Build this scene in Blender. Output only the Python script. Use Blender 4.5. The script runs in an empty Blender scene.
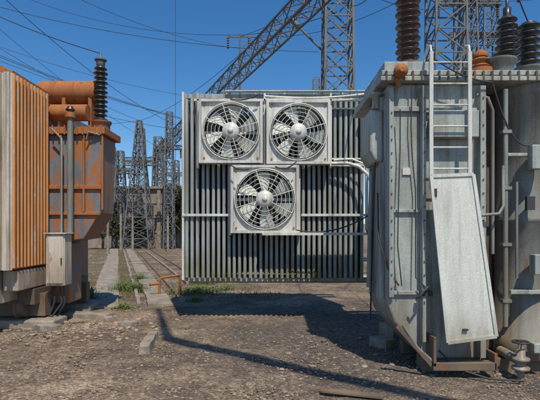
import bpy, math, random
from mathutils import Vector, Matrix, noise
random.seed(7)
S=bpy.context.scene
S.view_settings.view_transform='Standard'; S.view_settings.look='None'; S.view_settings.exposure=0

# ------------------------------------------------------------ materials
def mat(name, base, dirt=None, rust=None, rust_amt=0.3, dirt_amt=0.5, rough=0.6, metal=0.0, scale=1.0, streak=True, bump=0.15, fine=70, drip=0.0, grime=None):
    m=bpy.data.materials.new(name); m.use_nodes=True
    N=m.node_tree.nodes; L=m.node_tree.links
    b=N['Principled BSDF']; b.inputs['Roughness'].default_value=rough; b.inputs['Metallic'].default_value=metal
    tc=N.new('ShaderNodeTexCoord')
    mp=N.new('ShaderNodeMapping'); L.new(tc.outputs['Object'],mp.inputs['Vector'])
    mp.inputs['Scale'].default_value=(3*scale,3*scale,(0.8 if streak else 3)*scale)
    n1=N.new('ShaderNodeTexNoise'); n1.inputs['Scale'].default_value=1.0; n1.inputs['Detail'].default_value=5; n1.inputs['Roughness'].default_value=0.65
    L.new(mp.outputs[0],n1.inputs['Vector'])
    r1=N.new('ShaderNodeValToRGB'); r1.color_ramp.elements[0].position=0.38; r1.color_ramp.elements[1].position=0.66
    L.new(n1.outputs['Fac'],r1.inputs['Fac'])
    mx=N.new('ShaderNodeMixRGB'); mx.inputs[1].default_value=(*base,1); d=dirt or tuple(c*0.5 for c in base); mx.inputs[2].default_value=(*d,1)
    mu=N.new('ShaderNodeMath'); mu.operation='MULTIPLY'; mu.inputs[1].default_value=dirt_amt
    L.new(r1.outputs[0],mu.inputs[0]); L.new(mu.outputs[0],mx.inputs[0]); col=mx.outputs[0]
    n3=N.new('ShaderNodeTexNoise'); n3.inputs['Scale'].default_value=fine; n3.inputs['Detail'].default_value=2
    L.new(tc.outputs['Object'],n3.inputs['Vector'])
    mr=N.new('ShaderNodeMapRange'); mr.inputs[1].default_value=.3; mr.inputs[2].default_value=.7; mr.inputs[3].default_value=.82; mr.inputs[4].default_value=1.1
    L.new(n3.outputs['Fac'],mr.inputs[0])
    m2=N.new('ShaderNodeMixRGB'); m2.blend_type='MULTIPLY'; m2.inputs[0].default_value=1
    L.new(col,m2.inputs[1]); L.new(mr.outputs[0],m2.inputs[2]); col=m2.outputs[0]
    if drip:
        mp4=N.new('ShaderNodeMapping'); mp4.inputs['Scale'].default_value=(13,13,.8); L.new(tc.outputs['Object'],mp4.inputs['Vector'])
        n4=N.new('ShaderNodeTexNoise'); n4.inputs['Scale'].default_value=1; n4.inputs['Detail'].default_value=4; L.new(mp4.outputs[0],n4.inputs['Vector'])
        r4=N.new('ShaderNodeMapRange'); r4.inputs[1].default_value=.50; r4.inputs[2].default_value=.70; r4.inputs[4].default_value=drip; L.new(n4.outputs['Fac'],r4.inputs[0])
        m5=N.new('ShaderNodeMixRGB'); L.new(r4.outputs[0],m5.inputs[0]); L.new(col,m5.inputs[1]); m5.inputs[2].default_value=(.13,.085,.05,1); col=m5.outputs[0]
    if grime:
        sp=N.new('ShaderNodeSeparateXYZ'); L.new(tc.outputs['Object'],sp.inputs[0])
        g1=N.new('ShaderNodeMapRange'); g1.inputs[1].default_value=grime[0]; g1.inputs[2].default_value=grime[1]; g1.inputs[3].default_value=1.0; g1.inputs[4].default_value=0
        L.new(sp.outputs[2],g1.inputs[0])
        g2=N.new('ShaderNodeMath'); g2.operation='MULTIPLY'; L.new(g1.outputs[0],g2.inputs[0]); 
        g3=N.new('ShaderNodeMapRange'); g3.inputs[1].default_value=.35; g3.inputs[2].default_value=.6; L.new(n1.outputs['Fac'],g3.inputs[0]); L.new(g3.outputs[0],g2.inputs[1])
        m6=N.new('ShaderNodeMixRGB'); L.new(g2.outputs[0],m6.inputs[0]); L.new(col,m6.inputs[1]); m6.inputs[2].default_value=(*grime[2],1); col=m6.outputs[0]
    if rust:
        n2=N.new('ShaderNodeTexNoise'); n2.inputs['Scale'].default_value=2.1; n2.inputs['Detail'].default_value=7; n2.inputs['Roughness'].default_value=0.72
        mp2=N.new('ShaderNodeMapping'); mp2.inputs['Location'].default_value=(5,3,9); mp2.inputs['Scale'].default_value=(2.5*scale,2.5*scale,(0.9 if streak else 2.5)*scale)
        L.new(tc.outputs['Object'],mp2.inputs['Vector']); L.new(mp2.outputs[0],n2.inputs['Vector'])
        r2=N.new('ShaderNodeValToRGB'); t=0.72-rust_amt*0.4
        r2.color_ramp.elements[0].position=t; r2.color_ramp.elements[1].position=min(1,t+0.11)
        L.new(n2.outputs['Fac'],r2.inputs['Fac'])
        m3=N.new('ShaderNodeMixRGB'); L.new(r2.outputs[0],m3.inputs[0]); L.new(col,m3.inputs[1])
        m4=N.new('ShaderNodeMixRGB'); m4.inputs[1].default_value=(*rust,1); m4.inputs[2].default_value=(*[c*0.4 for c in rust],1); L.new(n3.outputs['Fac'],m4.inputs[0])
        L.new(m4.outputs[0],m3.inputs[2]); col=m3.outputs[0]
    L.new(col,b.inputs['Base Color'])
    bp=N.new('ShaderNodeBump'); bp.inputs['Strength'].default_value=bump; bp.inputs['Distance'].default_value=0.01
    L.new(n3.outputs['Fac'],bp.inputs['Height']); L.new(bp.outputs[0],b.inputs['Normal'])
    return m
RUST=(.36,.14,.04)
DUST=(.22,.16,.10)
M_FIN=mat('fin_paint',(.36,.405,.41),(.19,.20,.18),RUST,rust_amt=.22,drip=.5,dirt_amt=.7,rough=.5,grime=(.8,1.5,(.18,.18,.07)))
M_FAN=mat('fan_paint',(.70,.71,.66),(.40,.39,.34),RUST,rust_amt=.22,drip=.4,dirt_amt=.65,rough=.45)
M_TANK=mat('tank_paint',(.41,.455,.425),(.21,.225,.20),RUST,rust_amt=.25,dirt_amt=.85,drip=.6,rough=.5,grime=(.1,1.2,DUST))
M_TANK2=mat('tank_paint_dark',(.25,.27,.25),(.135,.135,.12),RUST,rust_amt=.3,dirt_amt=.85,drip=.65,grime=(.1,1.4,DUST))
M_LIGHT=mat('light_panel',(.64,.67,.61),(.44,.44,.38),RUST,rust_amt=.16,drip=.28,dirt_amt=.5,grime=(.4,.9,(.30,.27,.20)))
M_DARKT=mat('dark_tank',(.13,.10,.08),(.075,.055,.045),RUST,rust_amt=.45,grime=(.0,.5,DUST))
M_RUST=mat('rust_metal',(.40,.145,.042),(.19,.068,.026),(.11,.055,.034),rust_amt=.35,rough=.8,scale=1.6)
M_CREAM=mat('cream_paint',(.62,.59,.52),(.38,.26,.15),RUST,rust_amt=.3,drip=.6,dirt_amt=.7,grime=(.4,1.3,DUST))
M_ORFIN=mat('rusty_fin',(.68,.31,.11),(.42,.16,.045),(.66,.54,.40),rust_amt=.46,rough=.75,drip=.4)
M_RTANK=mat('rusty_tank',(.18,.215,.25),(.11,.11,.12),(.52,.18,.038),rust_amt=.66,dirt_amt=.7,drip=.45,grime=(.2,1.3,DUST))
M_BRN=mat('brown_porcelain',(.085,.036,.028),(.06,.042,.036),rough=.3,bump=.02,dirt_amt=.9)
M_BLK=mat('black_porcelain',(.022,.022,.026),(.055,.05,.045),rough=.35,bump=.02,dirt_amt=.8)
M_GALV=mat('galvanised_steel',(.15,.16,.165),(.09,.09,.085),RUST,rust_amt=.15,rough=.6,metal=.1)
M_DARK=mat('dark_metal',(.05,.05,.05),(.03,.03,.03),RUST,rust_amt=.2)
M_WIRE=mat('wire',(.04,.04,.045))
M_CONC=mat('concrete',(.34,.29,.23),(.17,.14,.11),streak=False,rough=.95,bump=.6,fine=40,dirt_amt=.9)
M_WALL=mat('block_wall',(.32,.27,.22),(.18,.15,.12),streak=True,rough=.95,scale=.4,dirt_amt=.8)

def ground_mat(name='gravel_ground',c0=(.105,.075,.052),c1=(.215,.155,.105),c2=(.36,.27,.18)):
    m=bpy.data.materials.new(name); m.use_nodes=True
    N=m.node_tree.nodes; L=m.node_tree.links; b=N['Principled BSDF']; b.inputs['Roughness'].default_value=.95
    tc=N.new('ShaderNodeTexCoord')
    v=N.new('ShaderNodeTexVoronoi'); v.inputs['Scale'].default_value=34; L.new(tc.outputs['Object'],v.inputs['Vector'])
    n=N.new('ShaderNodeTexNoise'); n.inputs['Scale'].default_value=.7; n.inputs['Detail'].default_value=7; n.inputs['Roughness'].default_value=.7; L.new(tc.outputs['Object'],n.inputs['Vector'])
    n2=N.new('ShaderNodeTexNoise'); n2.inputs['Scale'].default_value=8; n2.inputs['Detail'].default_value=5; n2.inputs['Roughness'].default_value=.75; L.new(tc.outputs['Object'],n2.inputs['Vector'])
    r=N.new('ShaderNodeValToRGB'); e=r.color_ramp.elements; e[0].position=.37; e[0].color=(*c0,1); e[1].position=.64; e[1].color=(*c2,1)
    x=e.new(.5); x.color=(*c1,1)
    L.new(n.outputs['Fac'],r.inputs['Fac'])
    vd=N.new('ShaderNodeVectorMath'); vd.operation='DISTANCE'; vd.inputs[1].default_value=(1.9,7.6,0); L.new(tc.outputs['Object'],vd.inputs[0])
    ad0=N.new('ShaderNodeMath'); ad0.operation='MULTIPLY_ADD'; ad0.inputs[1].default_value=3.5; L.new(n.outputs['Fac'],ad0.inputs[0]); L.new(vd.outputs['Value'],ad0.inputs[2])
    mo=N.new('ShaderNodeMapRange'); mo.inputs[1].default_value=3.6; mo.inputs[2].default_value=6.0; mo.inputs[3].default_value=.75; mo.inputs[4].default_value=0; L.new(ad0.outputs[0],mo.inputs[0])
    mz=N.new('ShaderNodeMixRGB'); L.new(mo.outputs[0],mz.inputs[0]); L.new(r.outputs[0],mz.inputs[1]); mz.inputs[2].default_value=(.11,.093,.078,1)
    sep=N.new('ShaderNodeSeparateColor'); L.new(v.outputs['Color'],sep.inputs[0])
    mr=N.new('ShaderNodeMapRange'); mr.inputs[3].default_value=.5; mr.inputs[4].default_value=1.55; L.new(sep.outputs[0],mr.inputs[0])
    m1=N.new('ShaderNodeMixRGB'); m1.blend_type='MULTIPLY'; m1.inputs[0].default_value=.9; L.new(mz.outputs[0],m1.inputs[1]); L.new(mr.outputs[0],m1.inputs[2])
    mr2=N.new('ShaderNodeMapRange'); mr2.inputs[1].default_value=.3; mr2.inputs[2].default_value=.7; mr2.inputs[3].default_value=.55; mr2.inputs[4].default_value=1.4; L.new(n2.outputs['Fac'],mr2.inputs[0])
    m2=N.new('ShaderNodeMixRGB'); m2.blend_type='MULTIPLY'; m2.inputs[0].default_value=1; L.new(m1.outputs[0],m2.inputs[1]); L.new(mr2.outputs[0],m2.inputs[2])
    L.new(m2.outputs[0],b.inputs['Base Color'])
    ad=N.new('ShaderNodeMath'); ad.operation='SUBTRACT'; L.new(n2.outputs['Fac'],ad.inputs[0]); L.new(v.outputs['Distance'],ad.inputs[1])
    bp=N.new('ShaderNodeBump'); bp.inputs['Strength'].default_value=.8; bp.inputs['Distance'].default_value=.04
    L.new(ad.outputs[0],bp.inputs['Height']); L.new(bp.outputs[0],b.inputs['Normal'])
    return m
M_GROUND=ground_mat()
def leaf_mat(name,a,b_):
    m=bpy.data.materials.new(name); m.use_nodes=True
    N=m.node_tree.nodes; L=m.node_tree.links; b=N['Principled BSDF']; b.inputs['Roughness'].default_value=.8
    g=N.new('ShaderNodeNewGeometry'); mx=N.new('ShaderNodeMixRGB'); mx.inputs[1].default_value=(*a,1); mx.inputs[2].default_value=(*b_,1)
    L.new(g.outputs['Random Per Island'],mx.inputs[0]); L.new(mx.outputs[0],b.inputs['Base Color'])
    return m
M_WEED=leaf_mat('weed_leaf',(.05,.10,.018),(.15,.20,.05))
M_TREE=leaf_mat('tree_leaf',(.04,.05,.022),(.10,.09,.045))
M_STONE=leaf_mat('stone',(.11,.082,.058),(.36,.28,.20))
M_BARK=mat('bark',(.12,.09,.07))

# ------------------------------------------------------------ geometry helper
class B:
    def __init__(s,name,m): s.name=name; s.m=m; s.v=[]; s.f=[]; s.sm=[]
    def add(s,vs,fs,smooth=False):
        o=len(s.v); s.v+= [tuple(v) for v in vs]; s.f+=[tuple(i+o for i in f) for f in fs]; s.sm+=[smooth]*len(fs)
    def box(s,x0,x1,y0,y1,z0,z1):
        s.add([(x0,y0,z0),(x1,y0,z0),(x1,y1,z0),(x0,y1,z0),(x0,y0,z1),(x1,y0,z1),(x1,y1,z1),(x0,y1,z1)],
              [(0,3,2,1),(4,5,6,7),(0,1,5,4),(1,2,6,5),(2,3,7,6),(3,0,4,7)])
    def prism(s,poly,y0,y1):
        n=len(poly); vs=[(x,y0,z) for x,z in poly]+[(x,y1,z) for x,z in poly]
        s.add(vs,[tuple(range(n)),tuple(range(2*n-1,n-1,-1))]+[(i,i+n,(i+1)%n+n,(i+1)%n) for i in range(n)])
    def slab(s,pts,t):
        p=[Vector(q) for q in pts]; n=(p[1]-p[0]).cross(p[3]-p[0]).normalized()*t
        s.add(p+[q+n for q in p],[(0,1,2,3),(7,6,5,4),(0,4,5,1),(1,5,6,2),(2,6,7,3),(3,7,4,0)])
    def bar(s,p,q,t,t2=None):
        p=Vector(p);q=Vector(q); d=(q-p)
        if d.length<1e-6: return
        d.normalize(); u=Vector((0,0,1)) if abs(d.z)<.9 else Vector((1,0,0)); a=d.cross(u).normalized(); b=d.cross(a)
        t2=t2 or t; a*=t/2; b*=t2/2
        s.add([p-a-b,p+a-b,p+a+b,p-a+b,q-a-b,q+a-b,q+a+b,q-a+b],[(0,3,2,1),(4,5,6,7),(0,1,5,4),(1,2,6,5),(2,3,7,6),(3,0,4,7)])
    def tube(s,pts,r,n=10,r2=None):
        pts=[Vector(p) for p in pts]; vs=[]; m=len(pts); prev=None
        for i,p in enumerate(pts):
            d=(pts[min(i+1,m-1)]-pts[max(i-1,0)]).normalized()
            if prev is None:
                u=Vector((0,0,1)) if abs(d.z)<.9 else Vector((1,0,0)); a=d.cross(u).normalized()
            else: a=(prev-d*prev.dot(d)).normalized()
            prev=a; b=d.cross(a); rr=r if r2 is None else r+(r2-r)*i/(m-1)
            for k in range(n):
                th=2*math.pi*k/n; vs.append(p+a*math.cos(th)*rr+b*math.sin(th)*rr)
        fs=[(i*n+k,i*n+(k+1)%n,(i+1)*n+(k+1)%n,(i+1)*n+k) for i in range(m-1) for k in range(n)]
        s.add(vs,fs,True)
        s.add(vs[:n],[tuple(range(n-1,-1,-1))]); s.add(vs[-n:],[tuple(range(n))])
    def lathe(s,prof,o,axis=(0,0,1),n=20,smooth=True):
        o=Vector(o); d=Vector(axis).normalized(); u=Vector((0,0,1)) if abs(d.z)<.9 else Vector((1,0,0)); a=d.cross(u).normalized(); b=d.cross(a)
        vs=[]
        for r,h in prof:
            for k in range(n):
                th=2*math.pi*k/n; vs.append(o+d*h+a*math.cos(th)*r+b*math.sin(th)*r)
        m=len(prof)
        s.add(vs,[(i*n+k,i*n+(k+1)%n,(i+1)*n+(k+1)%n,(i+1)*n+k) for i in range(m-1) for k in range(n)],smooth)
        s.add(vs[:n],[tuple(range(n-1,-1,-1))]); s.add(vs[-n:],[tuple(range(n))])
    def insul(s,o,h,r,k,axis=(0,0,1),r2=None,n=20):
        prof=[]; r2=r2 or r
        for i in range(k):
            z=h*i/k; p=h/k; R=r+(r2-r)*i/k
            if i%2 and k>8: R*=.9
            prof+=[(R*.6,z),(R*.62,z+p*.34),(R*1.0,z+p*.40),(R*.98,z+p*.50),(R*.62,z+p*.85)]
        prof.append((r2*.6,h)); s.lathe(prof,o,axis,n)
    def lattice(s,p0,p1,w0,w1,n,t,up=None):
        p0=Vector(p0);p1=Vector(p1); d=(p1-p0).normalized()
        u=Vector(up) if up else (Vector((0,1,0)) if abs(d.z)>.9 else Vector((0,0,1)))
        a=d.cross(u).normalized(); b=a.cross(d).normalized()
        def c(i,f):
            w=(w0+(w1-w0)*f)/2; sg=[(-1,-1),(1,-1),(1,1),(-1,1)][i]
            return p0.lerp(p1,f)+a*w*sg[0]+b*w*sg[1]
        for i in range(4): s.bar(c(i,0),c(i,1),t*1.7)
        for j in range(n):
            for i in range(4):
                k=(i+1)%4; f0=j/n; f1=(j+1)/n
                if j%2: s.bar(c(i,f0),c(k,f1),t)
                else: s.bar(c(k,f0),c(i,f1),t)
                if n<26: s.bar(c(k,f0) if j%2 else c(i,f0), c(i,f1) if j%2 else c(k,f1), t*.8)
                s.bar(c(i,f1),c(k,f1),t)
    def make(s,parent=None,bevel=0):
        me=bpy.data.meshes.new(s.name); me.from_pydata(s.v,[],s.f); me.update()
        me.polygons.foreach_set('use_smooth',s.sm)
        me.materials.append(s.m); o=bpy.data.objects.new(s.name,me); S.collection.objects.link(o)
        if bevel:
            md=o.modifiers.new('bevel','BEVEL'); md.width=bevel; md.segments=2; md.limit_method='ANGLE'; md.angle_limit=math.radians(50)
        if parent: o.parent=parent
        return o
def empty(name):
    e=bpy.data.objects.new(name,None); S.collection.objects.link(e); e.empty_display_size=.2; return e
def sag(p,q,s,n=14):
    p=Vector(p);q=Vector(q)
    return [p.lerp(q,i/n)-Vector((0,0,s*4*(i/n)*(1-i/n))) for i in range(n+1)]

# ------------------------------------------------------------ ground
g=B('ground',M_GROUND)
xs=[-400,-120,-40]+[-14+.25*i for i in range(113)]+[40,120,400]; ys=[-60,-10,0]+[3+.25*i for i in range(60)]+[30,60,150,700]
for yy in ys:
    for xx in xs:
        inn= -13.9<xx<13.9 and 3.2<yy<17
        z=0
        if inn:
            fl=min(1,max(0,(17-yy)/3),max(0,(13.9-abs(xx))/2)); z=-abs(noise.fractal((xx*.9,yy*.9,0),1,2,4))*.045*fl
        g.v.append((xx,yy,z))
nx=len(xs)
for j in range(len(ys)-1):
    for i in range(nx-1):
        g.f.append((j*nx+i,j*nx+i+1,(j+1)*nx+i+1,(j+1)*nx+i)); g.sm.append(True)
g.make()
def al(i,y,z=0): return (i-.338*y,y,z)
p=B('concrete_path',M_CONC)
y=10.3
while y<44:
    y2=y+1.6; j=random.uniform(-.03,.03); h=random.uniform(0,.012)
    p.slab([al(-.70+j,y,-.02),al(.02+j,y,h-.02),al(.02+j,y2-.05,h-.02),al(-.70+j,y2-.05,-.02)],.055)
    y=y2
p.make(bevel=.01)
p=B('cable_trench_cover',M_CONC)
y=10.6
while y<44:
    y2=y+.62; j=random.uniform(-.025,.025); h=random.uniform(0,.03)
    if random.random()>.06: p.slab([al(.72+j,y,-.02),al(1.30+j,y,h-.02),al(1.30+j,y2-.03,h-.02),al(.72+j,y2-.03,-.02)],.08)
    y=y2
p.make(bevel=.01)
p=B('kerb',M_CONC)
for i,y0 in ((.50,10.5),(2.30,14.8)):
    y=y0
    while y<44: p.bar(al(i+random.uniform(-.02,.02),y,.03),al(i+random.uniform(-.02,.02),y+1.15,.03),.09,.12); y+=1.2
p.make(bevel=.01)
r=B('steel_rail',M_DARKT)
for i,y0 in ((1.62,12.5),(2.9,16)):
    r.bar(al(i,y0,.03),al(i,44,.03),.05,.06)
r.make()
st=B('gravel_stones',M_STONE)
def stone(x,y,r,b=st):
    vs=[]; n=6; z0=-.012
    for (zz,rr) in ((-.3,.75),(.35,1),(.75,.55)):
        ph=random.random()*3
        for k in range(n):
            t=2*math.pi*k/n+ph*.1; q=r*rr*random.uniform(.75,1.2); vs.append((x+q*math.cos(t),y+q*math.sin(t)*.8,z0+zz*r*random.uniform(.8,1.1)))
    fs=[(i*n+k,i*n+(k+1)%n,(i+1)*n+(k+1)%n,(i+1)*n+k) for i in range(2) for k in range(n)]+[tuple(range(2*n,3*n))]
    b.add(vs,fs)
for i in range(17000):
    y=3.8+ (random.random()**1.9)*11; x=random.uniform(-.68,.68)*y
    if noise.noise((x*1.1,y*1.1,3))<random.uniform(-.5,.25): continue
    stone(x,y,random.choice([.008,.011,.013,.017,.022]) if random.random()<.99 else random.uniform(.03,.05))
for i in range(260):
    x=random.gauss(-3.6,.8); y=random.gauss(8.3,.5)
    if y<8.85 or x>-3.6: stone(x,y,random.uniform(.02,.06))
st.make()

# ------------------------------------------------------------ RADIATOR BANK
rad=empty('radiator_bank')
f=B('cooling_fins',M_FIN)
x=-1.70; k=0
while x<1.90:
    zt=4.42+ (0.02 if k%2 else 0); zb=.84+random.uniform(-.012,.012)
    a=x+.035+random.uniform(-.006,.006)
    sec=[(a-.012,9.62),(a-.012,9.06),(a-.032,9.04),(a-.032,9.005),(a-.016,8.985),(a+.016,8.985),(a+.032,9.005),(a+.032,9.04),(a+.012,9.06),(a+.012,9.62)]
    n=len(sec); l=random.uniform(-.010,.010); vs=[(q[0],q[1],zb) for q in sec]+[(q[0]+l,q[1],zt) for q in sec]
    f.add(vs,[tuple(range(n-1,-1,-1)),tuple(range(n,2*n))]+[(i,(i+1)%n,(i+1)%n+n,i+n) for i in range(n)])
    x+=.106; k+=1
f.make(rad)
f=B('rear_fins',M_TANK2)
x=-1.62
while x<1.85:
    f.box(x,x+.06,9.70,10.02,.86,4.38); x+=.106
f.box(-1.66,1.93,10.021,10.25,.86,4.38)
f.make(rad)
h=B('headers',M_TANK)
h.box(-1.72,2.0,9.12,9.25,4.47,4.56); h.box(-1.72,2.0,9.12,9.25,.76,.83)
h.tube([(-1.7,9.45,4.52),(2.6,9.45,4.52)],.09); h.tube([(-1.7,9.45,.78),(2.6,9.45,.78)],.09)
h.tube([(-1.7,9.85,4.48),(2.6,9.85,4.48)],.09)
for xx in (-1.5,-.9,-.3,.3,.9,1.5): h.lathe([(.03,0),(.03,.05),(.015,.06),(.015,.1)],(xx,9.3,4.56),(0,0,1),10)
h.make(rad)
h=B('cross_rails',M_FAN)
h.box(-1.74,-.80,8.93,8.975,2.07,2.12); h.box(.62,1.93,8.93,8.975,2.07,2.12)
h.box(1.2,1.88,8.90,8.975,3.06,3.12); h.box(1.90,1.95,8.93,9.0,1.8,4.5); h.box(-1.755,-1.71,8.95,9.6,.8,4.55)
h.box(-1.5,1.85,8.86,8.90,4.34,4.39)
for xx in (-1.42,-.105,1.2):
    h.box(xx-.02,xx+.02,8.86,8.96,3.02,4.5)
h.box(-.80,-.76,8.86,8.96,1.7,3.05); h.box(.56,.60,8.86,8.96,1.7,3.05)
for zz in (3.2,4.2): h.box(1.22,1.9,8.93,8.97,zz,zz+.03)
h.make(rad,bevel=.006)
t=B('top_cable_tray',M_FAN)
t.box(-.15,1.95,8.58,8.72,1.70,1.75)
t.box(-.9,1.95,8.98,9.1,4.575,4.59)
t.tube(sag((-.1,8.8,4.42),(1.95,8.8,4.47),.06),.022)
t.tube([(1.2,8.8,3.1),(1.5,8.75,3.1),(1.72,8.7,3.03),(1.88,8.6,2.85),(1.97,8.55,2.6),(2.0,8.5,2.3),(2.0,8.4,1.9)],.035)
t.tube([(1.25,8.82,3.17),(1.6,8.8,3.19),(1.85,8.75,3.08),(2.03,8.6,2.8),(2.1,8.55,2.4),(2.1,8.5,1.9)],.018)
t.make(rad)
cb=B('cables',M_WIRE)
for c,d,s_ in (((-.76,8.55,3.05),(-.4,8.5,2.95),.05),((.5,8.55,3.1),(.1,8.5,3.0),.08),((.5,8.5,1.8),(1.9,8.5,2.1),.15),((-.2,8.6,4.4),(-.76,8.6,4.3),.05),((1.9,8.6,2.1),(2.1,8.3,.9),-.1),((1.95,8.4,1.9),(2.2,8.0,.5),.2),((1.8,8.4,1.8),(2.0,8.2,.6),-.15),((2.05,8.3,1.6),(1.9,7.6,.35),.1)):
    cb.tube(sag(c,d,s_),.014,6)
cb.make(rad)

def fan(cx,cz,hw,ph):
    e=empty('cooling_fan'); y=8.70
    fr=B('frame',M_FAN); w=.05
    fr.box(cx-hw,cx+hw,y,y+.22,cz+hw-w,cz+hw); fr.box(cx-hw,cx+hw,y,y+.22,cz-hw,cz-hw+w)
    fr.box(cx-hw,cx-hw+w,y,y+.22,cz-hw+w,cz+hw-w); fr.box(cx+hw-w,cx+hw,y,y+.22,cz-hw+w,cz+hw-w)
    n=48; R=hw*.87; vs=[]
    yy=y+.05; q=hw-w-.001
    for k in range(n):
        t=2*math.pi*k/n; c=math.cos(t); s_=math.sin(t); m_=max(abs(c),abs(s_)); o_=max(q/m_,R*1.001)
        vs+= [(cx+R*c,yy,cz+R*s_),(cx+o_*c,yy,cz+o_*s_)]
    fr.add(vs,[(2*k,2*((k+1)%n),2*((k+1)%n)+1,2*k+1) for k in range(n)])
    ring=[(R,0),(R+.025,0),(R+.025,.2),(R,.2)]
    vs=[(cx+r_*math.cos(2*math.pi*k/n),y-.005+h_,cz+r_*math.sin(2*math.pi*k/n)) for k in range(n) for r_,h_ in ring]
    fr.add(vs,[(4*k+j,4*k+(j+1)%4,4*((k+1)%n)+(j+1)%4,4*((k+1)%n)+j) for k in range(n) for j in range(4)],True)
    fr.make(e)
    bt=B('bolts',M_RUST)
    for sx in (-1,1):
        for sz in (-1,1): bt.lathe([(.022,0),(.022,.02)],(cx+sx*(hw-.1),yy,cz+sz*(hw-.1)),(0,-1,0),6,False)
    bt.make(e)
    gd=B('guard',M_LIGHT)
    for rr in (.28,.42,.56,.70,.84,.96):
        r_=R*rr; pts=[(cx+r_*math.cos(2*math.pi*k/40),y-.04+.03*rr+random.uniform(-.003,.003),cz+r_*math.sin(2*math.pi*k/40)) for k in range(40)]; pts.append(pts[0])
        gd.tube(pts,.0065,5)
    for k in range(8):
        t=math.pi*k/4+.3; c=math.cos(t); s_=math.sin(t)
        gd.tube([(cx+c*R*.1,y-.05,cz+s_*R*.1),(cx+c*R*1.02,y-.005,cz+s_*R*1.02)],.009,5)
    gd.make(e)
    hb=B('motor_hub',M_FAN); hb.lathe([(.05,-.03),(.15,-.02),(.165,.01),(.165,.22),(.1,.24)],(cx,y-.03,cz),(0,1,0),24)
    hb.lathe([(.02,-.02),(.055,-.01),(.06,.02)],(cx,y-.065,cz),(0,1,0),12)
    hb.box(cx-R,cx+R,y+.19,y+.21,cz-.03,cz+.03)
    hb.make(e)
    bl=B('blades',M_LIGHT); nb=6
    for k in range(nb):
        t0=2*math.pi*k/nb+ph
        rows=[]
        for i in range(6):
            rr=.14+(R*.93-.14)*i/5; half=.34+.12*math.sin(i/5*2.2); sk=.18*i/5
            rows.append([(cx+rr*math.cos(a),y+.085+(j/4-.5)*-.07,cz+rr*math.sin(a)) for j in range(5) for a in [t0+sk+half*(j/4-.5)*1.25]])
        vs=[p_ for r_ in rows for p_ in r_]
        bl.add(vs,[(i*5+j,i*5+j+1,(i+1)*5+j+1,(i+1)*5+j) for i in range(5) for j in range(4)],True)
    bl.make(e)
    bk=B('fan_bracket',M_DARK); bk.bar((cx-R,y+.2,cz-R*.5),(cx+R,y+.2,cz-R*.5),.04); bk.bar((cx-R,y+.2,cz+R*.5),(cx+R,y+.2,cz+R*.5),.04); bk.make(e)
fan(-.76,3.72,.62,.2); fan(.55,3.70,.62,.7); fan(-.10,2.40,.66,.45)

# ------------------------------------------------------------ RIGHT TRANSFORMER
tr=empty('power_transformer')
t=B('tank',M_TANK)
t.prism([(1.50,3.66),(1.50,.85),(1.58,.62),(1.98,.16),(2.70,.16),(2.70,3.66)],5.72,6.85)
t.prism([(1.32,3.40),(1.32,2.85),(1.40,2.70),(1.499,2.70),(1.499,3.40)],5.95,6.6)
t.make(tr,bevel=.03)
t=B('rear_tank',M_TANK2); t.box(2.701,4.8,6.28,7.4,.16,3.66); t.make(tr,bevel=.02)
t=B('round_tank',M_TANK2)
for cx in (3.52,4.5):
    t.lathe([(.45,.14),(.47,.16),(.47,.40),(.45,.41),(.45,1.9),(.457,1.91),(.457,1.95),(.45,1.96),(.45,3.52),(.47,3.53),(.47,3.66)],(cx,6.1,0),(0,0,1),40)
t.make(tr)
t=B('top_flange',M_TANK)
t.box(1.38,4.9,5.60,7.5,3.662,3.72); t.box(1.40,4.9,5.62,7.5,3.735,3.80)
t.box(1.44,2.0,5.66,6.9,3.802,3.92)
t.make(tr,bevel=.008)
t=B('flange_gasket',M_RUST); t.box(1.42,4.9,5.64,7.4,3.7205,3.7345); t.make(tr)
t=B('flange_bolts',M_DARKT)
for i in range(30):
    xx=1.45+i*.11; t.lathe([(.015,-.10),(.015,.02)],(xx,5.605,3.765),(0,0,1),6,False)
for z in [.9+.17*i for i in range(16)]:
    for xx in (1.53,1.922,2.655): t.lathe([(.010,0),(.010,.014)],(xx,5.66 if xx<1.6 else 5.60,z),(0,-1,0),6,False)
t.make(tr)
t=B('stiffeners',M_TANK)
t.box(1.50,1.56,5.66,5.719,.95,3.6); t.box(1.90,1.945,5.60,5.719,.40,3.6); t.box(2.62,2.69,5.60,5.719,.2,3.6)
t.box(1.561,1.899,5.68,5.719,3.30,3.36); t.box(1.561,1.899,5.68,5.719,2.02,2.06); t.box(1.561,1.899,5.68,5.719,.98,1.03)
t.box(1.9451,2.619,5.66,5.719,3.28,3.34)
t.box(2.02,2.58,5.55,5.71,2.95,3.28)
t.box(2.96,4.4,5.60,5.66,2.72,2.76)
t.box(3.0,4.4,5.60,5.66,1.0,1.05)
t.box(1.44,1.499,5.9,5.95,.9,2.69); t.box(1.44,1.499,6.5,6.55,.9,2.69)
t.make(tr,bevel=.006)
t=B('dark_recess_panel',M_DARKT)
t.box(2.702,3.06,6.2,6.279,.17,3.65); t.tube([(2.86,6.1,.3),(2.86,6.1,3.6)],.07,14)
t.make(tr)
t=B('ladder',M_FAN)
for xx in (1.97,2.44): t.bar((xx,5.50,2.30),(xx,5.50,3.98),.028,.045)
for i in range(6): t.tube([(1.97,5.50,2.55+i*.26),(2.44,5.50,2.55+i*.26)],.011,8)
t.bar((1.97,5.5,3.2),(1.97,5.72,3.2),.03); t.bar((2.44,5.5,3.2),(2.44,5.72,3.2),.03)
for xx in (1.97,2.44): t.tube([(xx,5.5,3.98),(xx,5.52,4.06),(xx,5.62,4.10),(xx,5.75,4.0),(xx,5.78,3.8)],.015,8)
t.make(tr)
t=B('ladder_guard_plate',M_LIGHT)
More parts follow.
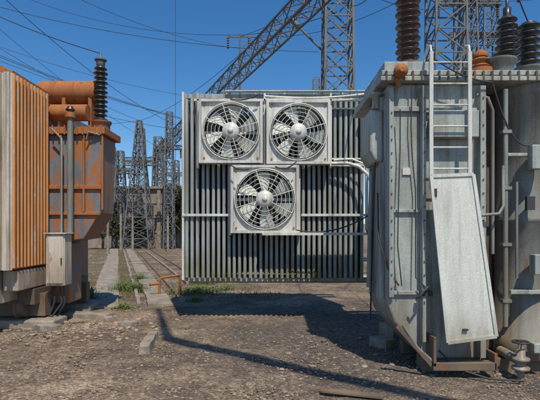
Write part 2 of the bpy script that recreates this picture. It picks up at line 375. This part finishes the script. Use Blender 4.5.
QP=[Vector(q) for q in ((1.97,5.46,2.44),(2.45,5.46,2.46),(2.66,5.33,.55),(2.12,5.33,.48))]
nn=(QP[1]-QP[0]).cross(QP[3]-QP[0]).normalized(); 
t.slab(QP,.02 if nn.y>0 else -.02)
t.make(tr,bevel=.003)
t=B('guard_plate_frame',M_LIGHT)
P=[(1.955,5.455,2.455),(2.465,5.455,2.475),(2.68,5.325,.54),(2.105,5.325,.465)]
for i in range(4): t.bar(P[i],P[(i+1)%4],.022,.04)
t.make(tr)
t=B('padlock_hasp',M_DARK); t.bar((2.0,5.44,2.3),(2.0,5.44,2.2),.03,.03); t.bar((2.28,5.32,.62),(2.34,5.32,.62),.03,.02); t.make(tr)
t=B('pipes',M_TANK2)
t.tube([(2.78,5.62,1.5),(2.78,5.62,3.3),(2.72,5.62,3.45),(2.6,5.66,3.5)],.022)
t.tube([(2.93,5.6,.6),(2.93,5.6,3.55)],.030)
t.tube([(2.6,5.55,1.98),(2.8,5.5,2.0),(2.88,5.55,2.1),(2.9,5.6,2.6)],.02)
t.tube([(3.07,5.6,1.2),(3.07,5.6,2.4)],.018)
for z in (.9,1.6,2.3,3.0): t.box(2.88,2.99,5.56,5.66,z,z+.04)
t.tube([(1.38,6.3,1.0),(1.38,6.2,2.0),(1.40,6.2,2.6)],.03)
t.tube([(1.62,5.5,.64),(1.80,5.5,.36),(1.98,5.5,.20)],.02)
t.make(tr)
t=B('conduits',M_DARK)
t.tube([(1.62,5.60,3.3),(1.63,5.64,2.8),(1.61,5.64,2.2),(1.60,5.64,1.6),(1.64,5.6,1.1)],.008)
t.tube([(1.78,5.64,3.6),(1.77,5.65,3.1),(1.79,5.66,2.7),(1.83,5.66,2.3),(1.82,5.62,1.2),(2.0,5.56,1.02)],.008)
t.tube(sag((2.75,5.55,3.6),(3.3,5.6,2.9),.3),.009); t.tube(sag((1.4,6.0,2.7),(1.45,6.5,.5),-.1),.012); t.tube(sag((2.0,5.5,3.9),(2.75,5.55,3.62),.06),.009)
t.tube([(2.1,5.6,.3),(2.3,5.5,.1),(2.6,5.35,.03),(3.0,5.3,.02)],.012)
t.tube([(1.46,6.1,2.3),(1.42,5.9,1.7),(1.50,5.7,1.3),(1.62,5.66,1.1)],.010)
t.make(tr)
t=B('nameplate',M_LIGHT); t.box(1.68,1.78,5.70,5.717,2.5,2.59); t.make(tr)
t=B('oil_pipe',M_TANK)
t.tube([(1.9,8.6,4.50),(2.3,8.4,4.48),(2.3,7.8,4.35),(2.2,6.9,3.9)],.10,16)
t.tube([(2.0,8.9,2.0),(2.05,8.0,1.95),(1.95,7.4,1.9),(1.9,6.9,1.9)],.07,14)
t.lathe([(.13,0),(.13,.05)],(2.02,8.2,1.96),(0,1,0),18)
t.lathe([(.05,0),(.05,.16),(.09,.17),(.09,.20)],(1.40,5.95,3.40),(0,0,1),16)
t.make(tr)
t=B('rusty_valve',M_RUST)
t.lathe([(.04,0),(.04,.05),(.085,.06),(.085,.11),(.03,.12),(.03,.15)],(1.61,5.62,3.76),(0,-1,0),18)
t.tube([(1.60,5.6,3.78),(1.58,5.6,3.66),(1.62,5.62,3.58)],.03)
t.lathe([(.09,0),(.09,.05)],(2.1,8.1,1.86),(0,1,0),18); t.box(1.80,2.10,8.15,8.25,1.80,1.86)
t.make(tr)
t=B('skid_base',M_DARKT)
t.box(1.98,2.75,5.45,5.58,.09,.19); t.box(1.95,4.8,5.75,6.0,-.05,.159); t.box(1.95,4.8,6.6,6.8,-.05,.159)
t.bar((1.55,5.5,.62),(1.98,5.5,.14),.035,.05); t.box(1.98,2.02,5.45,5.72,.14,.5); t.box(2.72,2.76,5.45,6.2,.10,.3)
t.make(tr,bevel=.008)
t=B('drain_valve',M_TANK)
vx=3.02
t.lathe([(.03,0),(.10,.02),(.10,.05),(.06,.06),(.06,.12),(.10,.13),(.10,.16),(.05,.18),(.05,.26),(.03,.27),(.03,.34)],(vx,5.42,.10),(0,0,1),18)
t.tube([(vx,5.42,.22),(vx,5.9,.22)],.06,14); t.tube([(vx,5.42,-.03),(vx,5.42,.12)],.04)
t.make(tr)
t=B('valve_wheel',M_DARK); pts=[(vx+.09*math.cos(a),5.42+.09*math.sin(a),.45) for a in [2*math.pi*i/20 for i in range(21)]]
t.tube(pts,.012,6); t.bar((vx-.09,5.42,.45),(vx+.09,5.42,.45),.015); t.bar((vx,5.33,.45),(vx,5.51,.45),.015); t.tube([(vx,5.42,.4),(vx,5.42,.47)],.012); t.make(tr)
t=B('handles',M_DARK); t.box(1.86,2.02,5.58,5.62,.98,1.04); t.tube([(1.95,5.55,1.1),(1.84,5.5,1.0),(1.80,5.55,.96)],.015)
t.box(3.2,3.30,5.60,5.65,2.05,2.22); t.make(tr)
t=B('terminal_boxes',M_TANK)
t.box(3.22,3.36,5.52,5.64,2.55,2.85); t.box(3.24,3.36,5.50,5.63,1.25,1.5); t.box(3.2,3.4,5.45,5.62,.30,.42); t.make(tr,bevel=.012)
b=B('turrets',M_TANK2)
for (x,y,z,r) in ((1.90,6.2,3.80,.22),(3.05,6.0,3.80,.20),(3.62,6.3,3.80,.2),(2.75,6.3,3.8,.13)):
    b.lathe([(r*.9,0),(r*.9,.20),(r*1.12,.21),(r*1.12,.25)],(x,y,z),(0,0,1),24)
b.make(tr)
b=B('brown_bushing',M_BRN); b.insul((1.90,6.2,4.05),1.7,.17,20,n=28); b.make(tr)
b=B('dark_bushing',M_BLK); b.insul((3.16,6.0,4.02),.62,.165,7,r2=.12,n=28); b.lathe([(.05,0),(.05,.12),(.02,.13),(.02,.3)],(3.16,6.0,4.64)); b.insul((3.62,6.3,4.09),.6,.16,6); b.make(tr)
b=B('rusty_bushing',M_RUST); b.insul((2.78,5.95,3.92),.16,.12,2); b.lathe([(.09,0),(.10,.05),(.03,.10)],(2.78,5.95,4.08)); b.lathe([(.15,0),(.15,.10)],(2.78,5.95,3.82)); 
b.make(tr)
b=B('bushing_leads',M_WIRE)
b.tube(sag((3.16,6.0,4.9),(3.9,9,8.5),.3),.012,6); b.tube(sag((2.78,5.95,4.16),(3.16,6.0,4.75),.1),.008,6); b.tube(sag((3.62,6.3,4.7),(3.0,6.0,5.8),.05),.01,6)
b.make(tr)

# ------------------------------------------------------------ LEFT TRANSFORMER
lt=empty('rusty_transformer')
f=B('radiator_side_fins',M_ORFIN)
y=7.75
while y<9.0:
    f.box(-5.9,-4.45,y,y+.04,1.12,4.5); f.tube([(-4.43,y+.02,1.14),(-4.43,y+.02,4.5)],.036,10); y+=.115
f.box(-5.9,-4.5,7.8,9.0,1.1,1.12)
f.make(lt)
f=B('radiator_front',M_CREAM)
x=-5.9
while x<-4.45:
    f.prism([(x,1.1),(x+.10,1.1),(x+.10,4.5),(x,4.5)],7.66,7.735); x+=.15
f.box(-5.9,-4.43,7.72,7.745,1.1,4.5)
f.make(lt,bevel=.012)
f=B('radiator_header',M_RUST); f.box(-5.9,-4.46,7.8,9.1,4.51,4.57); f.tube([(-4.75,7.9,4.6),(-4.75,9.6,4.6)],.10,14)
f.make(lt)
f=B('support_box',M_CREAM); f.box(-5.8,-4.72,7.75,8.5,.50,1.08); f.box(-4.70,-4.42,7.9,8.9,.72,1.08); f.make(lt,bevel=.02)
f=B('tank',M_RTANK)
f.prism([(-4.5,3.72),(-4.5,1.6),(-4.2,1.55),(-3.75,1.62),(-3.42,2.15),(-3.38,3.72)],9.05,9.85)
f.box(-6.5,-4.52,9.15,11.2,.6,4.4); f.box(-4.519,-4.1,9.2,9.8,.3,1.54)
f.make(lt,bevel=.02)
f=B('tank_flanges',M_RUST)
f.box(-4.55,-3.30,8.97,9.95,3.722,3.86); f.box(-4.52,-3.36,9.0,9.049,2.62,2.70); f.box(-4.52,-3.40,9.0,9.049,2.1,2.16)
for xx in (-4.2,-3.75,): f.box(xx,xx+.04,8.99,9.049,2.161,3.72)
f.box(-3.379,-3.34,9.0,9.05,2.2,3.72)
for i in range(10): f.lathe([(.018,-.03),(.018,.16)],(-4.45+i*.12,8.955,3.73),(0,0,1),6,False)
f.make(lt,bevel=.008)
f=B('conservator',M_RUST)
f.lathe([(.05,0),(.24,.02),(.25,.05),(.25,1.2),(.24,1.24)],(-3.62,9.6,4.72),(-1,0,0),28)
f.lathe([(.16,0),(.17,.03),(.17,.9)],(-3.75,9.3,4.22),(-1,0,0),24); f.box(-3.80,-3.73,9.4,9.8,3.86,4.6); f.box(-4.35,-4.28,9.4,9.8,3.86,4.6)
for xx in (-3.72,-4.1,-4.5): f.lathe([(.255,0),(.265,.005),(.265,.025),(.255,.03)],(xx,9.6,4.72),(-1,0,0),28)
f.make(lt)
f=B('turret',M_RTANK); f.lathe([(.17,0),(.17,.12),(.2,.13),(.2,.18)],(-3.48,9.3,3.86)); f.lathe([(.1,0),(.1,.1)],(-3.95,8.9,4.02)); f.make(lt)
f=B('black_bushing',M_BLK); f.insul((-3.50,9.3,4.03),1.15,.145,12,n=24); f.insul((-3.95,8.9,4.12),.12,.09,1); f.make(lt)
f=B('bushing_cap',M_GALV); f.lathe([(.07,0),(.09,.04),(.09,.12),(.03,.15),(.02,.28)],(-3.50,9.3,5.18),(0,0,1),16); f.lathe([(.12,0),(.12,.025)],(-3.5,9.3,5.3)); f.make(lt)
f=B('pipes',M_TANK2); f.tube([(-3.95,8.9,1.75),(-3.95,8.9,4.05)],.06,14); f.tube([(-4.1,8.85,1.7),(-4.1,8.85,3.6),(-4.3,8.85,3.8)],.02)
f.tube([(-3.65,8.95,3.6),(-3.6,8.92,3.75),(-3.4,9.0,3.7)],.02); f.make(lt)
f=B('control_cabinet',M_CREAM); f.box(-4.26,-3.90,8.55,8.85,.74,1.72); f.box(-4.24,-3.92,8.53,8.549,.78,1.68); f.box(-4.29,-3.87,8.5,8.9,1.722,1.745); f.make(lt,bevel=.01)
f=B('cabinet_handle',M_DARK); f.box(-3.96,-3.945,8.50,8.53,1.15,1.27)
for q in ((-4.15,-4.17,-4.3,8.7),(-4.07,-4.02,-4.25,8.65),(-3.99,-3.96,-4.2,8.8)): f.tube([(q[0],8.7,.74),(q[1],8.7,.4),(q[2],q[3],.05)],.018)
f.make(lt)
f=B('undercarriage',M_DARKT); f.box(-6.2,-4.3,8.6,8.85,.15,.59); f.box(-6.2,-4.2,10.3,10.5,.15,.59); f.box(-4.9,-4.4,8.4,10.9,.4,.7)
for yy in (8.55,10.2): f.lathe([(.2,0),(.2,.12),(.24,.13),(.24,.16)],(-4.6,yy+.0,.35),(-1,0,0),20)
f.make(lt,bevel=.01)
f=B('plinth',M_CONC); f.box(-6.5,-4.0,8.3,8.9,-.05,.12); f.box(-6.5,-4.0,10.0,10.8,-.05,.12); f.make(lt,bevel=.03)

# ------------------------------------------------------------ debris
def chunk(name,x,y,l,w,h,rot,m=M_CONC):
    b=B(name,m); 
    n=6; vs=[]
    for i in range(n+1):
        yy=-l/2+l*i/n; j=lambda a=.018: random.uniform(-a,a)
        vs+=[(-w/2+j(),yy+j(),-.05),(w/2+j(),yy+j(),-.05),(w/2+j(),yy+j(),h+j(.012)),(-w/2+j(),yy+j(),h+j(.012))]
    fs=[(4*i+k,4*i+(k+1)%4,4*i+4+(k+1)%4,4*i+4+k) for i in range(n) for k in range(4)]+[(3,2,1,0),(4*n,4*n+1,4*n+2,4*n+3)]
    b.add(vs,fs); o=b.make(bevel=.008); o.location=(x,y,0); o.rotation_euler=(0,0,rot); return o
chunk('concrete_block',-1.88,7.0,.95,.15,.12,.12)
chunk('concrete_block',-4.05,8.15,.5,.22,.09,1.2)
chunk('concrete_block',-2.65,8.55,.3,.16,.07,1.4)
chunk('concrete_block',-3.75,9.3,1.0,.3,.09,1.35)
chunk('concrete_block',1.75,7.0,.35,.25,.12,.6)
chunk('concrete_block',2.1,7.6,.5,.3,.2,.2)
chunk('concrete_block',-3.2,8.9,.22,.16,.08,.4)
b=B('scrap_plate',M_DARKT); b.slab([(.55,4.9,.03),(1.2,4.75,.01),(1.22,4.85,.01),(.56,5.0,.03)],.02); b.make()
e=B('rusty_pipe_stand',M_RUST); e.tube([(-3.0,12.2,-.03),(-3.0,12.2,.42),(-2.95,12.2,.50),(-2.5,12.5,.55)],.035); e.tube([(-2.5,12.5,.55),(-2.5,12.5,-.03)],.035); e.tube([(-3.0,12.2,.35),(-3.25,12.1,.33)],.04); e.make()
def weeds(x,y,r,n,h,name='weed_clump'):
    b=B(name,M_WEED)
    for i in range(n):
        a=random.random()*6.28; q=r*abs(random.gauss(0,.5)); px=x+q*1.3*math.cos(a); py=y+q*math.sin(a); hh=h*random.uniform(.3,1)*max(.3,1.1-q/r*.6)
        dx=random.uniform(-.7,.7)*hh; dy=random.uniform(-.7,.7)*hh
        for j in range(3):
            w=random.uniform(.015,.04); t=random.random()*3; c=Vector((px+dx*(j+.6)/3,py+dy*(j+.6)/3,hh*(j+.5)/3)); u=Vector((math.cos(t),math.sin(t),random.uniform(-.3,.6)))*w; v=Vector((-math.sin(t),math.cos(t),random.uniform(-.5,.9)))*w*.45
            b.add([c-u,c+v,c+u,c-v],[(0,1,2,3)])
        b.add([(px-.004,py,-.03),(px+.004,py,-.03),(px+dx,py+dy,hh)],[(0,1,2)])
    b.make()
weeds(-4.4,13.4,.4,260,.38); weeds(-4.75,11.6,.35,240,.4); weeds(-2.1,12.9,.7,420,.30); weeds(-1.3,13.6,.7,160,.2); weeds(-4.6,16,.5,200,.4)
weeds(-3.9,13.2,.35,260,.38); weeds(-2.2,15,.5,250,.4); weeds(-3.35,10.3,.25,90,.2); weeds(-1.9,11.4,.3,80,.15)
gr=B('dry_grass',leaf_mat('dry_grass_blade',(.16,.12,.06),(.13,.14,.06)))
for i in range(4500):
    y=12+random.random()**1.3*30; x=-.338*y+random.choice([random.uniform(.06,.48),random.uniform(-1.8,-.75),random.uniform(1.35,4.5)]); h=random.uniform(.03,.13); w=.015
    dx=random.uniform(-.1,.1)
    gr.add([(x-w,y,-.02),(x+w,y,-.02),(x+dx,y,h)],[(0,1,2)])
gr.make()

# ------------------------------------------------------------ background
w=empty('substation_building')
b=B('walls',M_WALL); b.box(-22,-7.2,46,56,0,6.0); b.make(w)
b=B('pilasters',M_CONC)
for i in range(8): xx=-21.5+i*2; b.box(xx,xx+.35,45.8,45.998,0,6.0)
b.box(-22.2,-7.0,45.7,56.2,6.0,6.25); 
for zz in (1.5,3,4.5): b.box(-22,-7.2,45.93,45.996,zz,zz+.06)
b.make(w)
b=B('windows',M_DARK)
for i in range(0,7,2):
    b.box(-20.7+i*2,-19.9+i*2,45.90,45.99,3.3,4.3)
b.make(w)
wl=B('boundary_wall',M_WALL); wl.box(-60,30,60,60.3,0,2.6); wl.make()
def tree(x,y,h,r,name='tree'):
    e=empty(name); t=B('trunk',M_BARK); t.tube([(x,y,0),(x+.1,y,h*.3),(x-.1,y,h*.6),(x,y,h*.85)],.2*h/8,8,.04)
    cl=[]
    for i in range(16):
        a=random.random()*6.28; z=h*random.uniform(.35,.95); q=r*random.uniform(.3,.9)*(1.15-z/h*.6); c=Vector((x+q*math.cos(a),y+q*math.sin(a),z)); cl.append(c)
        t.tube([(x,y,z*.6),tuple((Vector((x,y,z*.8))+c)/2),tuple(c)],.06,6,.015)
    t.make(e); l=B('leaves',M_TREE)
    for c in cl:
        R=r*random.uniform(.25,.45)
        for k in range(120):
            d=Vector((random.gauss(0,1),random.gauss(0,1),random.gauss(0,.8))).normalized()*R*random.random()**.4; p_=c+d
            u=Vector((random.gauss(0,1),random.gauss(0,1),random.gauss(0,1))).normalized()*.15; v=Vector((random.gauss(0,1),random.gauss(0,1),random.gauss(0,1))).normalized()*.10
            l.add([p_-u,p_+v,p_+u,p_-v],[(0,1,2,3)])
    l.make(e)
tree(-8.4,43,6.2,1.7); tree(-15.8,42.5,4.5,1.8); tree(-12.8,58,8,2.5); tree(-23,50,7.5,3); tree(-9.6,44.5,4.5,1.5); tree(-13.5,44.5,3.2,1.4)

G=empty('gantry')
b=B('truss_beam',M_GALV); b.lattice((2.6,17,11.6),(-12.8,52,10.8),.8,.8,38,.042); b.make(G)
b=B('near_column',M_GALV); b.lattice((3.0,20,0),(3.0,20,15.5),1.4,1.1,14,.055); b.make(G)
b=B('far_column',M_GALV); b.lattice((-12.9,52,0),(-12.9,52,12.5),1.6,.8,12,.08); b.make(G)
G=empty('gantry')
b=B('column',M_GALV); b.lattice((8.0,20.5,0),(8.0,20.5,15),1.5,1.3,14,.055); b.make(G)
b=B('truss_beam',M_GALV); b.lattice((8.0,20.5,13.3),(22,20.5,13.3),.8,.8,16,.045); b.make(G)
b=B('outer_column',M_GALV); b.lattice((22,20.5,0),(22,20.5,15),1.5,1.3,14,.055); b.make(G)
# unseen overhead bracket, its form worked back from the shadow across the gravel
G=empty('unseen_bracket')
b=B('arm',M_GALV); b.tube([(-.24,2.72,8),(3.1,.12,8),(6.4,-2.45,8)],.13,12); b.tube([(3.1,.12,8.0),(6.4,-2.45,6.2)],.05,8); b.make(G)
b=B('spike',M_GALV); b.tube([(-.24,2.72,7.9),(-.24,2.72,12.6)],.10,10,.05); b.make(G)
b=B('pole',M_CONC); b.tube([(6.4,-2.45,0),(6.4,-2.45,8.4)],.22,14,.16); b.make(G)
def tower(x,y,h,w0,w1,arms=()):
    e=empty('lattice_tower'); b=B('mast',M_GALV); b.lattice((x,y,0),(x,y,h),w0,w1,max(6,int(h)),.06)
    for z,l in arms: b.lattice((x-l,y,z),(x+l,y,z),.35,.35,int(l*3),.04)
    b.make(e)
    i=B('insulators',M_BRN)
    for z,l in arms:
        for s_ in (-1,0,1): i.insul((x+s_*l*.9,y,z-1.0),.85,.11,6,n=8)
    i.make(e)
tower(-12.2,42,12,2.4,.4,((8,1.6),))
tower(-9.4,42,12.8,.9,.5,((9.5,1.2),))
tower(-14.6,44,9.5,1.3,.5,((7.5,1.4),))
tower(-11.5,47,10,.9,.5); tower(-10.4,50,9.5,.8,.5,((8,1.5),))
tower(-14.8,52,13.5,1.6,.5,((10,2.4),)); tower(-17.5,50,11,1.3,.5,((8.5,2),))
tower(16.5,34,24,2.2,.7,((20,2.5),(16.5,3))); tower(13.2,30,19,1.5,.7,((17,2.2),)); tower(6.2,60,22,2.4,.8,((18,3),))
def post(x,y,h):
    e=empty('bus_support'); c=B('post',M_CONC); c.tube([(x,y,0),(x,y,h)],.11,8,.08); c.make(e)
    c=B('insulator',M_BRN); c.insul((x,y,h),.8,.12,6,n=10); c.make(e)
for x,y,h in ((-12.6,38,3.2),(-11.6,38,3.2),(-11.9,33,3.0),(-8.4,37,3),(-7.6,40,3.5)): post(x,y,h)
T=empty('utility_pole'); b=B('pole',M_GALV); b.tube([(-2,30,0),(-2,30,14.9)],.10,8,.06); b.bar((-2.9,30,14.7),(-.7,30,14.7),.09); b.bar((-2,30,13.8),(-1.2,30,14.6),.05); b.make(T)
b=B('insulators',M_BRN); 
for xx in (-2.8,-1.4,-.8): b.insul((xx,30,13.9),.75,.09,5,n=8)
b.make(T)
Lm=B('post_insulator_arm',M_GALV); Lm.tube([(2.5,20,9.6),(1.2,20,10.9)],.05,8); Lm.tube([(1.3,20,10.8),(.9,20,11.2)],.12,10); Lm.tube([(2.5,20,9.6),(2.5,20,9.0)],.05); Lm.make()
wr=B('overhead_wires',M_WIRE)
def wire(p,q,s_,r=.016): wr.tube(sag(p,q,s_,18),r,5)
wire((-24,34,22),(-2.8,30,14.8),1.4); wire((-2.8,30,14.8),(3,20,11.5),.3)
wire((-.8,30,14.8),(9,20,14),1.2); wire((-30,30,19),(-6,40,13.5),1.2)
wire((-36,40,18.5),(-3,40,10),1.2,.02); wire((-20,20,13.0),(-2.5,34,9.2),.8)
wire((-22,22,14.5),(-4,30,8.8),.8); wire((-34,44,13),(-12.2,42,12),.8); wire((-12.2,42,12),(3,20,14),1.2)
wire((-9.5,50,9),(-3,25,9),1); wire((-4.2,20,16),(-4.2,20,4),0,.010); wire((-2,30,14.7),(8,20,15.5),.5)
wire((3.6,20,13.5),(8,20,12.8),.4); wire((8,20.5,12.2),(3.9,9,8.5),.6); wire((3,20,12.5),(1.9,6.2,5.75),.8,.012)
wire((-16,44,8),(-9.4,42,9.5),.4,.02); wire((-12,14,10.5),(-3.5,9.3,5.45),.3,.010)
wire((-24,28,18),(-12.2,42,12),.8); wire((-26,24,16),(-9.4,42,12.6),.9); wire((-30,30,21),(3,20,13.6),1.6); wire((-30,26,20),(2.6,24,11.3),1.8)
wire((-26,26,23),(-12.8,50,11.2),1.2); wire((-14,18,14.5),(-2,30,13.9),1.0,.012); wire((-13,20,13.2),(-8,40,11),.8)
wire((-12.2,42,8),(-14.8,52,10),.3,.02); wire((3,20,14.5),(16.5,34,20),.6); wire((3,20,13),(13.2,30,17),.9); wire((8,20.5,14.8),(16.5,34,16.5),.5)
wire((16.5,34,20),(30,24,18),.8); wire((13.2,30,17),(26,20,15),.8)
wr.make()

# ------------------------------------------------------------ light: high sun behind the photographer, slightly right
EL=math.radians(58); AZ=math.radians(163)
W=bpy.data.worlds.new('World'); S.world=W; W.use_nodes=True
N=W.node_tree.nodes; L=W.node_tree.links; bg=N['Background']; sk=N.new('ShaderNodeTexSky'); sk.sky_type='NISHITA'; sk.sun_disc=False
sk.sun_elevation=EL; sk.sun_rotation=AZ; sk.air_density=1.0; sk.dust_density=.5; sk.ozone_density=4.0; sk.altitude=200
hs=N.new('ShaderNodeHueSaturation'); hs.inputs['Saturation'].default_value=1.28; hs.inputs['Value'].default_value=1.0
L.new(sk.outputs[0],hs.inputs['Color']); L.new(hs.outputs[0],bg.inputs['Color']); bg.inputs['Strength'].default_value=.13
sd=bpy.data.lights.new('sun','SUN'); sd.energy=4.3; sd.angle=math.radians(.6); sd.color=(1,.91,.77)
so=bpy.data.objects.new('sun',sd); S.collection.objects.link(so)
d=Vector((math.sin(AZ)*math.cos(EL),math.cos(AZ)*math.cos(EL),math.sin(EL)))
so.rotation_euler=d.to_track_quat('Z','Y').to_euler()
cd=bpy.data.cameras.new('camera'); cd.lens=30; cd.sensor_width=36; cd.shift_y=30/540; cd.clip_end=2000
co=bpy.data.objects.new('camera',cd); S.collection.objects.link(co); co.location=(0,0,1.8); co.rotation_euler=(math.pi/2,0,0)
S.camera=co
